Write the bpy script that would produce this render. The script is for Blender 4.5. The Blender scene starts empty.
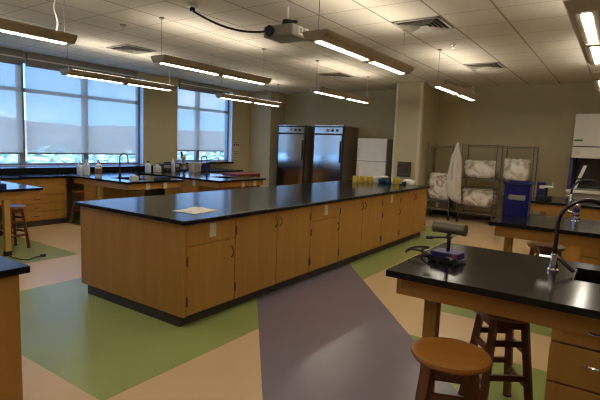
import bpy, bmesh, math, random
from mathutils import Vector, Matrix, noise
random.seed(7)
S = bpy.context.scene
COL = S.collection
PI = math.pi

# ------------------------------------------------------------------ materials
def nodes(name):
    m = bpy.data.materials.new(name); m.use_nodes = True
    nt = m.node_tree; b = nt.nodes['Principled BSDF']
    return m, nt, b

def plain(name, col, rough=.5, metal=0., var=.08, scale=9., bump=0., spec=None):
    m, nt, b = nodes(name)
    tc = nt.nodes.new('ShaderNodeTexCoord'); n = nt.nodes.new('ShaderNodeTexNoise')
    n.inputs['Scale'].default_value = scale; n.inputs['Detail'].default_value = 4
    nt.links.new(tc.outputs['Object'], n.inputs['Vector'])
    r = nt.nodes.new('ShaderNodeValToRGB')
    r.color_ramp.elements[0].position = .3; r.color_ramp.elements[1].position = .7
    r.color_ramp.elements[0].color = [c*(1-var) for c in col]+[1]
    r.color_ramp.elements[1].color = [min(1, c*(1+var)) for c in col]+[1]
    nt.links.new(n.outputs['Fac'], r.inputs['Fac']); nt.links.new(r.outputs['Color'], b.inputs['Base Color'])
    b.inputs['Roughness'].default_value = rough; b.inputs['Metallic'].default_value = metal
    if spec is not None: b.inputs['Specular IOR Level'].default_value = spec
    if bump:
        bp = nt.nodes.new('ShaderNodeBump'); bp.inputs['Strength'].default_value = bump; bp.inputs['Distance'].default_value = .01
        nt.links.new(n.outputs['Fac'], bp.inputs['Height']); nt.links.new(bp.outputs['Normal'], b.inputs['Normal'])
    return m

def wood(name, c0, c1, rough=.4, stretch=(14, 14, .9)):
    m, nt, b = nodes(name)
    tc = nt.nodes.new('ShaderNodeTexCoord'); mp = nt.nodes.new('ShaderNodeMapping')
    mp.inputs['Scale'].default_value = stretch
    n = nt.nodes.new('ShaderNodeTexNoise'); n.inputs['Scale'].default_value = 1.; n.inputs['Detail'].default_value = 6
    n.inputs['Distortion'].default_value = .6
    nt.links.new(tc.outputs['Object'], mp.inputs['Vector']); nt.links.new(mp.outputs['Vector'], n.inputs['Vector'])
    r = nt.nodes.new('ShaderNodeValToRGB')
    r.color_ramp.elements[0].position = .28; r.color_ramp.elements[1].position = .74
    r.color_ramp.elements[0].color = list(c0)+[1]; r.color_ramp.elements[1].color = list(c1)+[1]
    nt.links.new(n.outputs['Fac'], r.inputs['Fac']); nt.links.new(r.outputs['Color'], b.inputs['Base Color'])
    b.inputs['Roughness'].default_value = rough
    return m

def glow(name, col, strength):
    m, nt, b = nodes(name)
    b.inputs['Base Color'].default_value = (.8, .8, .8, 1)
    b.inputs['Emission Color'].default_value = list(col)+[1]; b.inputs['Emission Strength'].default_value = strength
    return m

def patchy(name, cols, scale=14., rough=.6):
    m, nt, b = nodes(name)
    tc = nt.nodes.new('ShaderNodeTexCoord'); n = nt.nodes.new('ShaderNodeTexNoise')
    n.inputs['Scale'].default_value = scale; n.inputs['Detail'].default_value = 2; n.inputs['Distortion'].default_value = 1.2
    nt.links.new(tc.outputs['Object'], n.inputs['Vector'])
    r = nt.nodes.new('ShaderNodeValToRGB'); e = r.color_ramp.elements
    n.inputs['Distortion'].default_value = .4; e[0].position = .3; e[0].color = list(cols[0])+[1]; e[1].position = .7; e[1].color = list(cols[-1])+[1]
    for i, c in enumerate(cols[1:-1]):
        x = e.new(.3+.4*(i+1)/(len(cols)-1)); x.color = list(c)+[1]
    nt.links.new(n.outputs['Fac'], r.inputs['Fac']); nt.links.new(r.outputs['Color'], b.inputs['Base Color'])
    b.inputs['Roughness'].default_value = rough
    return m

M = {}
M['oak'] = wood('oak_veneer', (.36, .175, .031), (.46, .235, .046), .42)
M['oak_edge'] = wood('oak_rail', (.35, .165, .03), (.45, .22, .045), .42, (1.2, 1.2, 14))
M['oak_pale'] = wood('pale_oak', (.50, .30, .07), (.62, .38, .11), .4)
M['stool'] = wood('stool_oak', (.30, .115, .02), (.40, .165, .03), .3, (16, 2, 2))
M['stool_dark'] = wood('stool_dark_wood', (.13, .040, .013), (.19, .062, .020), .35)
M['epoxy'] = plain('black_epoxy_resin', (.010, .0096, .0094), .16, 0, .2, 30, 0, .24)
M['toe'] = plain('black_rubber_base', (.045, .033, .024), .5)
M['steel'] = plain('brushed_steel', (.58, .55, .52), .13, 1., .03, 40)
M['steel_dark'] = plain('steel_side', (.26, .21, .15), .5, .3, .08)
M['chrome'] = plain('chrome', (.75, .75, .76), .12, 1., .03)
M['rack'] = plain('dull_chrome_wire', (.22, .195, .16), .32, .8, .05)
M['warm_grey_metal'] = plain('warm_grey_metal', (.16, .145, .12), .3, .5, .05)
M['bronze'] = plain('bronze_hardware', (.10, .055, .022), .4, .3, .05)
M['gunmetal'] = plain('dark_metal', (.09, .08, .075), .25, .9, .05)
M['black'] = plain('black_plastic', (.012, .012, .013), .4)
M['white'] = plain('white_enamel', (.72, .70, .66), .35, 0, .03)
M['cream'] = plain('cream_plastic', (.62, .56, .44), .45, 0, .04)
M['pale_grey'] = plain('pale_grey_plastic', (.30, .28, .25), .5, 0, .05)
M['wall'] = plain('beige_wall_paint', (.52, .45, .265), .75, 0, .03, 3)
M['wall_far'] = plain('olive_beige_wall_paint', (.50, .44, .275), .75, 0, .03, 3)
M['column'] = plain('cream_column_paint', (.52, .455, .285), .7, 0, .03, 3)
M['frame'] = plain('grey_aluminium_frame', (.26, .25, .24), .45, .3, .05)
M['header'] = plain('shade_cassette', (.24, .235, .225), .5, .2, .05)
M['sill'] = plain('grey_sill', (.33, .32, .31), .5, 0, .05)
M['jamb'] = plain('white_jamb_paint', (.72, .74, .76), .55, 0, .03)
M['housing'] = plain('taupe_light_housing', (.42, .35, .25), .5, .1, .05)
M['lens'] = glow('lamp_lens', (1., .92, .76), 20.)
M['uplight'] = glow('lamp_uplight', (1., .90, .75), 5.2)
M['paper'] = plain('paper', (.88, .84, .78), .7, 0, .03)
M['blue'] = plain('blue_plastic', (.008, .011, .17), .35, 0, .1)
M['navy'] = plain('navy_paint', (.012, .014, .11), .4)
M['teal'] = plain('teal_blue_cloth', (.008, .05, .12), .7, 0, .2)
M['yellow'] = plain('yellow_tape', (.62, .46, .02), .5, 0, .06)
M['red'] = plain('red_label', (.30, .02, .02), .5)
M['green'] = plain('green_label', (.03, .26, .05), .5)
M['maroon'] = plain('maroon_laminate', (.16, .016, .012), .4)
M['coat'] = plain('white_cotton', (.66, .60, .50), .85, 0, .05, 6, .2)
M['bag'] = patchy('bagged_supplies', [(.34, .28, .19), (.74, .68, .58), (.84, .80, .72), (.40, .26, .16), (.86, .83, .77)], 3.6)
M['bag_pale'] = patchy('pale_bagged_supplies', [(.50, .43, .33), (.82, .77, .68), (.88, .85, .78), (.40, .38, .37)], 3.8)
M['brown_dark'] = plain('dark_brown_carton', (.07, .045, .025), .7)
M['carton'] = plain('brown_carton', (.32, .22, .12), .7)
M['outlet'] = plain('almond_outlet', (.62, .58, .42), .4, 0, .03)
M['bottle'] = plain('translucent_white_bottle', (.66, .70, .80), .35, 0, .04)
M['brown_label'] = plain('brown_label', (.22, .10, .06), .6)
M['vent'] = plain('vent_grey', (.34, .31, .26), .5)
M['vent_dark'] = plain('vent_dark', (.035, .030, .024), .7)
M['slot'] = plain('slot_dark', (.02, .016, .01), .7)

# glass and roller-shade fabric
m, nt, b = nodes('window_glass')
g = nt.nodes.new('ShaderNodeBsdfTransparent'); g.inputs['Color'].default_value = (.93, .97, 1, 1)
gl = nt.nodes.new('ShaderNodeBsdfGlossy'); gl.inputs['Roughness'].default_value = .03
mx = nt.nodes.new('ShaderNodeMixShader'); mx.inputs[0].default_value = .05
nt.links.new(g.outputs[0], mx.inputs[1]); nt.links.new(gl.outputs[0], mx.inputs[2])
nt.links.new(mx.outputs[0], nt.nodes['Material Output'].inputs['Surface']); M['glass'] = m
m, nt, b = nodes('shade_fabric')
tc = nt.nodes.new('ShaderNodeTexCoord'); n = nt.nodes.new('ShaderNodeTexNoise'); n.inputs['Scale'].default_value = 60
nt.links.new(tc.outputs['Object'], n.inputs['Vector'])
g = nt.nodes.new('ShaderNodeBsdfTransparent'); g.inputs['Color'].default_value = (1, 1, 1, 1)
df = nt.nodes.new('ShaderNodeBsdfDiffuse'); df.inputs['Color'].default_value = (.55, .50, .45, 1)
tr = nt.nodes.new('ShaderNodeBsdfTranslucent'); tr.inputs['Color'].default_value = (.88, .68, .47, 1)
m1 = nt.nodes.new('ShaderNodeMixShader'); m1.inputs[0].default_value = .6
nt.links.new(df.outputs[0], m1.inputs[1]); nt.links.new(tr.outputs[0], m1.inputs[2])
m2 = nt.nodes.new('ShaderNodeMixShader')
mr = nt.nodes.new('ShaderNodeMapRange'); mr.inputs['To Min'].default_value = .50; mr.inputs['To Max'].default_value = .58
nt.links.new(n.outputs['Fac'], mr.inputs['Value']); nt.links.new(mr.outputs['Result'], m2.inputs[0])
nt.links.new(g.outputs[0], m2.inputs[1]); nt.links.new(m1.outputs[0], m2.inputs[2])
nt.links.new(m2.outputs[0], nt.nodes['Material Output'].inputs['Surface']); M['shade'] = m

# floor: inlaid vinyl in green, beige and mauve fields
def floor_material():
    m, nt, b = nodes('inlaid_vinyl_floor')
    L = nt.links
    geo = nt.nodes.new('ShaderNodeNewGeometry'); sp = nt.nodes.new('ShaderNodeSeparateXYZ')
    L.new(geo.outputs['Position'], sp.inputs[0])
    X, Y = sp.outputs['X'], sp.outputs['Y']
    def mt(op, a, c):
        n = nt.nodes.new('ShaderNodeMath'); n.operation = op
        for i, v in ((0, a), (1, c)):
            if isinstance(v, (int, float)): n.inputs[i].default_value = v
            else: L.new(v, n.inputs[i])
        return n.outputs[0]
    gt = lambda a, v: mt('GREATER_THAN', a, v)
    lt = lambda a, v: mt('LESS_THAN', a, v)
    def AND(*a):
        r = a[0]
        for q in a[1:]: r = mt('MULTIPLY', r, q)
        return r
    OR = lambda a, c: mt('MAXIMUM', a, c)
    isl = AND(gt(X, 1.5), lt(X, 9.3), gt(Y, 2.385), lt(Y, 4.8))
    left = AND(gt(Y, 5.82), OR(AND(gt(X, 1.5), lt(X, 3.35)), AND(gt(X, 4.46), lt(X, 9.3))))
    right = AND(lt(Y, 1.36), OR(AND(gt(X, 1.5), lt(X, 3.66)), AND(gt(X, 4.40), lt(X, 6.2))))
    green = OR(OR(isl, left), right)
    off = mt('SUBTRACT', mt('MULTIPLY', X, .655), mt('MULTIPLY', Y, .7556))
    mauve = AND(gt(off, .124), lt(off, 1.382), lt(Y, 3.6), gt(Y, -.2))
    nz = nt.nodes.new('ShaderNodeTexNoise'); nz.inputs['Scale'].default_value = 2.2; nz.inputs['Detail'].default_value = 5
    L.new(geo.outputs['Position'], nz.inputs['Vector'])
    def mix(f, a, c):
        n = nt.nodes.new('ShaderNodeMix'); n.data_type = 'RGBA'
        if isinstance(f, float): n.inputs[0].default_value = f
        else: L.new(f, n.inputs[0])
        for i, v in ((6, a), (7, c)):
            if isinstance(v, tuple): n.inputs[i].default_value = v+(1,)
            else: L.new(v, n.inputs[i])
        return n.outputs[2]
    beige = mix(nz.outputs['Fac'], (.62, .435, .235), (.70, .50, .28))
    gr = mix(nz.outputs['Fac'], (.275, .325, .10), (.325, .375, .125))
    mv = mix(nz.outputs['Fac'], (.185, .150, .185), (.215, .178, .215))
    c = mix(green, beige, gr); c = mix(mauve, c, mv)
    L.new(c, b.inputs['Base Color'])
    b.inputs['Roughness'].default_value = .26
    b.inputs['Specular IOR Level'].default_value = .5
    return m
M['floor'] = floor_material()

# ceiling: 2 ft lay-in acoustic tiles
def ceiling_material():
    m, nt, b = nodes('acoustic_tile_ceiling')
    L = nt.links
    geo = nt.nodes.new('ShaderNodeNewGeometry'); sp = nt.nodes.new('ShaderNodeSeparateXYZ')
    L.new(geo.outputs['Position'], sp.inputs[0])
    def mt(op, a, c=0., d=None):
        n = nt.nodes.new('ShaderNodeMath'); n.operation = op
        for i, v in ((0, a), (1, c)):
            if isinstance(v, (int, float)): n.inputs[i].default_value = v
            else: L.new(v, n.inputs[i])
        return n.outputs[0]
    def line(ax, o, p, w):
        u = mt('DIVIDE', mt('SUBTRACT', sp.outputs[ax], o), p)
        f = mt('FRACT', u)
        d = mt('MULTIPLY', mt('MINIMUM', f, mt('SUBTRACT', 1., f)), p)
        return mt('LESS_THAN', d, w)
    gx = line('X', 4.70, .61, .006); gy = line('Y', 1.84, .605, .011)
    seam = mt('MAXIMUM', gx, gy)
    nz = nt.nodes.new('ShaderNodeTexNoise'); nz.inputs['Scale'].default_value = 60; nz.inputs['Detail'].default_value = 4
    L.new(geo.outputs['Position'], nz.inputs['Vector'])
    r = nt.nodes.new('ShaderNodeValToRGB')
    r.color_ramp.elements[0].position = .3; r.color_ramp.elements[0].color = (.62, .57, .47, 1)
    r.color_ramp.elements[1].position = .7; r.color_ramp.elements[1].color = (.70, .65, .55, 1)
    L.new(nz.outputs['Fac'], r.inputs['Fac'])
    mx = nt.nodes.new('ShaderNodeMix'); mx.data_type = 'RGBA'
    L.new(seam, mx.inputs[0]); L.new(r.outputs['Color'], mx.inputs[6]); mx.inputs[7].default_value = (.30, .25, .19, 1)
    L.new(mx.outputs[2], b.inputs['Base Color']); b.inputs['Roughness'].default_value = .8
    return m
M['ceiling'] = ceiling_material()
M['foliage'] = patchy('leafy_treetops', [(.02, .045, .05), (.08, .15, .13), (.20, .30, .27), (.50, .56, .54)], 1.6, .9)
M['ridge'] = patchy('hazy_wooded_ridge', [(.15, .13, .095), (.18, .16, .115), (.21, .185, .135)], .08, .9)

# ------------------------------------------------------------------ mesh builder
class MB:
    def __init__(s): s.bm = bmesh.new()
    def _merge(s, t, mat=None):
        if mat is not None: bmesh.ops.transform(t, matrix=mat, verts=t.verts)
        me = bpy.data.meshes.new('t'); t.to_mesh(me); t.free(); s.bm.from_mesh(me); bpy.data.meshes.remove(me)
    def box(s, x0, x1, y0, y1, z0, z1, bev=0., mat=None, seg=2):
        t = bmesh.new(); bmesh.ops.create_cube(t, size=1)
        for v in t.verts:
            v.co = Vector(((x0+x1)/2+v.co.x*(x1-x0), (y0+y1)/2+v.co.y*(y1-y0), (z0+z1)/2+v.co.z*(z1-z0)))
        if bev: bmesh.ops.bevel(t, geom=t.edges[:], offset=bev, segments=seg, affect='EDGES', profile=.5)
        s._merge(t, mat); return s
    def cyl(s, p0, p1, r0, r1=None, n=16):
        p0, p1 = Vector(p0), Vector(p1); r1 = r0 if r1 is None else r1
        t = bmesh.new(); d = p1-p0
        bmesh.ops.create_cone(t, cap_ends=True, segments=n, radius1=r0, radius2=r1, depth=d.length)
        q = Vector((0, 0, 1)).rotation_difference(d.normalized()).to_matrix().to_4x4()
        s._merge(t, Matrix.Translation((p0+p1)/2) @ q); return s
    def tube(s, pts, r, n=10, closed=False):
        pts = [Vector(p) for p in pts]; t = bmesh.new(); rings = []
        up = Vector((0, 0, 1)); prev = None
        for i, p in enumerate(pts):
            a = pts[max(i-1, 0)]; c = pts[min(i+1, len(pts)-1)]; d = (c-a).normalized()
            if prev is None:
                u = d.orthogonal().normalized()
            else:
                u = (prev - d*prev.dot(d)).normalized()
            prev = u; w = d.cross(u)
            rr = r[i] if isinstance(r, (list, tuple)) else r
            rings.append([t.verts.new(p+(u*math.cos(2*PI*k/n)+w*math.sin(2*PI*k/n))*rr) for k in range(n)])
        for A, B in zip(rings, rings[1:]):
            for k in range(n): t.faces.new((A[k], A[(k+1) % n], B[(k+1) % n], B[k]))
        t.faces.new(rings[0][::-1]); t.faces.new(rings[-1]); s._merge(t); return s
    def lathe(s, prof, c=(0, 0, 0), n=28):
        t = bmesh.new(); rings = []
        for r, z in prof: rings.append([t.verts.new((c[0]+r*math.cos(2*PI*k/n), c[1]+r*math.sin(2*PI*k/n), c[2]+z)) for k in range(n)])
        for A, B in zip(rings, rings[1:]):
            for k in range(n): t.faces.new((A[k], A[(k+1) % n], B[(k+1) % n], B[k]))
        t.faces.new(rings[0][::-1]); t.faces.new(rings[-1]); s._merge(t); return s
    def prism(s, poly, axis, a, b):
        """poly of 2-D points, extruded along axis from a to b"""
        t = bmesh.new()
        def P(u, v, w): return {'x': (w, u, v), 'y': (u, w, v), 'z': (u, v, w)}[axis]
        A = [t.verts.new(P(u, v, a)) for u, v in poly]; B = [t.verts.new(P(u, v, b)) for u, v in poly]; n = len(poly)
        for k in range(n): t.faces.new((A[k], A[(k+1) % n], B[(k+1) % n], B[k]))
        t.faces.new(A[::-1]); t.faces.new(B); bmesh.ops.recalc_face_normals(t, faces=t.faces); s._merge(t); return s
    def loft(s, rings):
        t = bmesh.new(); R = [[t.verts.new(p) for p in r] for r in rings]; n = len(R[0])
        for A, B in zip(R, R[1:]):
            for k in range(n): t.faces.new((A[k], A[(k+1) % n], B[(k+1) % n], B[k]))
        t.faces.new(R[0][::-1]); t.faces.new(R[-1]); bmesh.ops.recalc_face_normals(t, faces=t.faces); s._merge(t); return s
    def lump(s, c, size, seed=0, amp=.22, sub=3, flat=True):
        t = bmesh.new(); bmesh.ops.create_icosphere(t, subdivisions=sub, radius=.5)
        for v in t.verts:
            k = v.co.normalized()
            e = Vector([math.copysign(abs(q)**.6, q) for q in k])*.5
            d = 1+amp*noise.noise(k*2.3+Vector((seed*3.1, seed*1.7, 0)))+amp*.5*noise.noise(k*6+Vector((seed, 0, seed)))
            q = e*d
            q = Vector((q.x*size[0], q.y*size[1], q.z*size[2]))
            if flat: q.z = max(q.z, -.42*size[2])
            v.co = q+Vector(c)
        if flat:
            mn = min(v.co.z for v in t.verts); dz = (c[2]-.5*size[2])-mn
            for v in t.verts: v.co.z += dz
        s._merge(t); return s
    def build(s, name, mat, parent=None, org=(0, 0, 0), smooth=False, angle=40):
        bmesh.ops.recalc_face_normals(s.bm, faces=s.bm.faces)
        me = bpy.data.meshes.new(name)
        o_ = Vector(org)
        for v in s.bm.verts: v.co -= o_
        s.bm.to_mesh(me); s.bm.free()
        me.materials.append(mat)
        if smooth:
            me.polygons.foreach_set('use_smooth', [True]*len(me.polygons))
            try: me.set_sharp_from_angle(angle=math.radians(angle))
            except Exception: pass
        o = bpy.data.objects.new(name, me); COL.objects.link(o)
        if parent is not None: o.parent = parent
        else: o.location = o_
        return o

def tag(o, label, cat, group=None):
    o['label'] = label; o['category'] = cat
    if group: o['group'] = group
    return o
def thing(name, label, cat, loc=(0, 0, 0), group=None, rz=0.):
    o = bpy.data.objects.new(name, None); COL.objects.link(o); o.empty_display_size = .1
    o.location = loc; o.rotation_euler = (0, 0, rz)
    return tag(o, label, cat, group)
def struct(mb, name, mat, parent=None, **k):
    o = mb.build(name, mat, parent, **k)
    if parent is None: o['kind'] = 'structure'
    return o
def copy_tree(root, loc, label, rz=None):
    r = root.copy(); COL.objects.link(r); r.location = loc; r['label'] = label
    if rz is not None: r.rotation_euler = (0, 0, rz)
    for ch in list(root.children):
        c = ch.copy(); COL.objects.link(c); c.parent = r
        for g_ in list(ch.children):
            d = g_.copy(); COL.objects.link(d); d.parent = c
    return r

# ------------------------------------------------------------------ room shell
HC = 3.05                     # ceiling height
XF, YW, XB, YR = 11.30, 9.20, -2.2, -3.6
struct(MB().box(XB-.2, XF+.2, YR-.2, YW+.3, -.1, 0), 'floor', M['floor'])
struct(MB().box(XB-.2, XF+.2, YR-.2, YW+.3, HC, HC+.12), 'ceiling', M['ceiling'])
struct(MB().box(XF, XF+.2, YR-.2, YW+.3, 0, HC), 'wall_far', M['wall_far'])
struct(MB().box(XB-.2, XF+.2, YR-.2, YR, 0, HC), 'wall_right', M['wall'])
struct(MB().box(XB-.2, XB, YR, YW+.3, 0, HC), 'wall_near', M['wall'])
W1 = (-.60, 6.90, .97, 2.93); W2 = (7.90, 9.88, 1.02, 2.96)
wl = MB()
wl.box(XB, W1[0], YW, YW+.3, 0, HC).box(W1[1], W2[0], YW, YW+.3, 0, HC).box(W2[1], XF, YW, YW+.3, 0, HC)
wl.box(W1[0], W1[1], YW, YW+.3, 0, W1[2]).box(W1[0], W1[1], YW, YW+.3, W1[3], HC)
wl.box(W2[0], W2[1], YW, YW+.3, 0, W2[2]).box(W2[0], W2[1], YW, YW+.3, W2[3], HC)
struct(wl, 'wall_left', M['wall'])
# boxed-out chase in the far left corner and the free face of the column by the supply racks
struct(MB().box(10.62, XF, 8.40, YW, 0, HC, .012), 'wall_corner', M['column'])
cb = MB(); 
cb.prism([(10.20, 3.80), (10.24, 3.76), (XF, 3.76), (XF, 4.44), (10.24, 4.44), (10.20, 4.40)], 'z', 0, HC)
struct(cb, 'wall_column', M['column'])
struct(MB().box(10.185, 10.20, 4.35, 4.42, 0, HC, .006), 'trim_1', M['cream'])
struct(MB().box(10.185, 10.20, 3.78, 3.85, 0, HC, .006), 'trim_2', M['cream'])
bb = MB().box(XF-.012, XF, YR, 3.76, 0, .1).box(XF-.012, XF, 4.44, 8.30, 0, .1)
struct(bb, 'baseboard_far', M['toe'])

def window(idx, w, mull, trans, shades, zs):
    x0, x1, z0, z1 = w; yg = YW+.16
    fr = MB(); t = .05
    fr.box(x0, x1, yg-.04, yg+.04, z0, z0+.04).box(x0, x1, yg-.04, yg+.04, z1-.06, z1)
    fr.box(x0, x0+.06, yg-.04, yg+.04, z0, z1).box(x1-.06, x1, yg-.04, yg+.04, z0, z1)
    for mx_ in mull: fr.box(mx_-t, mx_+t, yg-.05, yg+.04, z0, z1)
    fr.box(x0, x1, yg-.045, yg+.04, trans-.035, trans+.035)
    f = struct(fr, 'window_%d' % idx, M['frame'])
    MB().box(x0+.02, x1-.02, yg-.004, yg+.004, z0+.02, z1-.02).build('glass', M['glass'], f)
    MB().box(x0-.02, x1+.02, YW-.05, YW+.11, z0-.05, z0+.005, .006).build('sill', M['sill'], f)
    jb = MB().box(x1-.006, x1+.006, YW-.004, YW+.12, z0, z1).box(x0-.006, x0+.006, YW-.004, YW+.12, z0, z1); jb.build('jamb', M['jamb'], f)
    return f
window(1, W1, (.68, 1.90, 3.12, 4.29, 5.56), 2.38, None, None)
window(2, W2, (8.70,), 2.40, None, None)

def roller_shade(x0, x1, zt, zb, label):
    r = thing('roller_shade', label, 'shade', ((x0+x1)/2, YW+.03, zb), 'roller shades at the windows')
    og = r.location
    MB().box(x0, x1, YW+.028, YW+.030, zb, zt+.08).build('fabric', M['shade'], r, og)
    MB().box(x0, x1, YW+.02, YW+.04, zb-.025, zb+.004, .006).build('hem_bar', M['frame'], r, og)
    c = MB().box(x0, x1, YW-.07, YW-.001, zt-.02, HC-.002, .01); c.build('cassette', M['header'], r, og)
    MB().box(x0, x1, YW-.080, YW-.068, zt+.10, zt+.125).build('cassette_lip', M['white'], r, og)
roller_shade(1.86, 4.262, 2.82, 1.215, 'translucent roller shade at the left edge of the long window')
roller_shade(4.335, 6.70, 2.82, 1.215, 'translucent roller shade over two bays of the long window')
roller_shade(7.93, 9.60, 2.84, 1.32, 'translucent roller shade on the narrow window by the corner')

# outside: wooded ridge far off and the tree tops just below the windows (countless leaves)
def terrain(name, x0, nx, dx, y0, ny, dy, hf, mat):
    t = bmesh.new(); vs = []
    for j in range(ny):
        for i in range(nx):
            x = x0+i*dx; y = y0+j*dy; vs.append(t.verts.new((x, y, hf(x, y, j/(ny-1)))))
    for j in range(ny-1):
        for i in range(nx-1): t.faces.new((vs[j*nx+i], vs[j*nx+i+1], vs[(j+1)*nx+i+1], vs[(j+1)*nx+i]))
    b_ = MB(); b_._merge(t); o = b_.build(name, mat, smooth=True, angle=180); o['kind'] = 'structure'
N3 = lambda x, y, z: noise.noise(Vector((x, y, z)))
terrain('hills', -60, 180, 2., 60, 30, 3., lambda x, y, f: -3+f**.7*9.0+1.6*N3(x*.03, 2, 0)*f+.9*N3(x*.16, y*.12, 3)*(.4+.6*f), M['ridge'])
terrain('treetops', -16, 220, .45, 13, 60, .5, lambda x, y, f: -2.2+2.2*f+1.1*N3(x*.30, y*.30, 0)+.6*N3(x*.9, y*.9, 5)+.3*N3(x*2.6, y*2.6, 9), M['foliage'])

# ------------------------------------------------------------------ ceiling fittings
LN = 2.09; ZP = 2.50
def make_pendant(cord=False):
    r = thing('pendant_light', '', 'light', (0, 0, 0), 'suspended linear lights')
    h = MB(); z = 0.
    prof = [(-.072, 0), (-.108, .03), (-.130, .072), (-.130, .085), (.130, .085), (.130, .072), (.108, .03), (.072, 0)]
    h.prism(prof, 'x', 0, LN); h.build('housing', M['housing'], r)
    for a, b_ in ((.05, LN/2-.06), (LN/2+.06, LN-.05)):
        MB().box(a, b_, -.031, .031, -.006, .002, .003).build('lens', M['lens'], r)
        MB().box(a, b_, -.112, .112, .085, .089).build('uplight', M['uplight'], r)
    for xe in (-.012, LN):
        MB().prism([(p*1.03, q*1.02-.001) for p, q in prof], 'x', xe, xe+.012).build('end_cap', M['housing'], r)
    MB().box(LN/2-.045, LN/2+.045, -.06, .06, -.020, .004, .004).build('cross_baffle', M['housing'], r)
    for xw in (.05, LN-.05):
        w = MB().cyl((xw, 0, .085), (xw, 0, HC-ZP), .0035, None, 6); w.cyl((xw, 0, HC-ZP-.02), (xw, 0, HC-ZP), .03, None, 12)
        w.build('suspension_wire', M['frame'], r)
    return r
pend = make_pendant()
spots = [((3.72, .30, ZP), 'pendant light with wide housing at the upper right edge, lens facing down'),
         ((7.04, .32, ZP), 'pendant light glimpsed by the right edge, above the white hood'),
         ((3.66, 2.41, ZP), 'pendant light hanging beside the ceiling projector'),
         ((6.99, 2.40, ZP), 'pendant light hanging before the cream column, toward the racks'),
         ((.65, 4.87, ZP), 'pendant light at the upper left edge with a curly white cord'),
         ((3.86, 4.85, ZP), 'pendant light crossing in front of the narrow window top'),
         ((7.04, 4.60, ZP), 'pendant light hanging above the two steel refrigerators'),
         ((4.01, 7.27, ZP), 'pendant light close along the long window'),
         ((7.37, 7.23, ZP), 'pendant light above the wall sign, between narrow window and corner')]
for i, (l, lab) in enumerate(spots):
    if i == 0: pend.location = l; pend['label'] = lab; o = pend
    else: o = copy_tree(pend, l, lab)
    if i == 4:
        pts = [(LN-.14+.02*math.sin(k*.8), .02*math.cos(k*.7), .085+k*(HC-ZP-.085)/12) for k in range(13)]
        MB().tube(pts, .007, 6).build('power_cord', M['white'], o)
# unseen pendants, added to bring more light into the room
copy_tree(pend, (-.05, 2.41, ZP), 'added pendant light of the middle row over the near aisle, out of the photo')
copy_tree(pend, (.35, .30, ZP), 'added pendant light of the right row over the near bench, out of the photo')
copy_tree(pend, (.70, 7.27, ZP), 'added pendant light along the long window, left of the photo edge')
copy_tree(pend, (3.7, -1.9, ZP), 'added pendant light by the right wall, out of the photo')
copy_tree(pend, (7.04, -1.9, ZP), 'added pendant light by the right wall beyond the hood, out of the photo')

def vent(x, y, lab):
    r = thing('ceiling_vent', lab, 'vent', (x, y, HC), 'square ceiling vents')
    MB().box(-.285, .285, -.285, .285, -.004, -.0005).build('backing', M['vent_dark'], r)
    f = MB()
    for s_ in (.285,): 
        f.box(-s_, s_, -s_, -s_+.03, -.014, 0).box(-s_, s_, s_-.03, s_, -.014, 0).box(-s_, -s_+.03, -s_, s_, -.014, 0).box(s_-.03, s_, -s_, s_, -.014, 0)
    f.build('frame', M['vent'], r)
    for s_ in (.225, .175, .125, .075):
        g_ = MB()
        for k in range(4):
            q = Matrix.Rotation(k*PI/2, 4, 'Z')
            t = bmesh.new()
            v = [t.verts.new(p) for p in ((-s_, -s_, -.03), (s_, -s_, -.03), (s_-.022, -s_+.022, -.004), (-s_+.022, -s_+.022, -.004),
                                          (-s_, -s_+.004, -.03), (s_, -s_+.004, -.03), (s_-.022, -s_+.026, -.004), (-s_+.022, -s_+.026, -.004))]
            for ff in ((0, 1, 2, 3), (7, 6, 5, 4), (0, 4, 5, 1), (3, 2, 6, 7), (0, 3, 7, 4), (1, 5, 6, 2)): t.faces.new([v[i] for i in ff])
            g_._merge(t, q)
        g_.build('louver', M['vent'], r)
vent(5.615, 2.142, 'ceiling vent nearest the camera, right of the projector light')
vent(8.665, 2.142, 'ceiling vent farther back, above the supply racks')
vent(5.005, 6.98, 'ceiling vent in front of the long window')
vent(8.665, 5.165, 'ceiling vent above the far pendant light by the refrigerators')
for i, (x, y, lab) in enumerate([(6.80, 2.13, 'small bright sprinkler head on the ceiling between the two right vents')]):
    o = MB(); o.lathe([(.035, -.001), (.035, -.012), (.016, -.02), (.012, -.045), (.022, -.05), (.001, -.055)], (x, y, HC), 16)
    tag(o.build('sprinkler_head', M['chrome'], None, (x, y, HC), True), lab, 'sprinkler')
for (x, y, lab) in [(3.9, 5.62, 'small dark ceiling sensor beside the left pendant light'), (6.6, 3.4, 'small grey ceiling sensor behind the projector light')]:
    o = MB(); o.lathe([(.04, -.001), (.04, -.02), (.02, -.035), (.001, -.036)], (x, y, HC), 16)
    tag(o.build('ceiling_sensor', M['vent'], None, (x, y, HC), True), lab, 'sensor')

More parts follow.
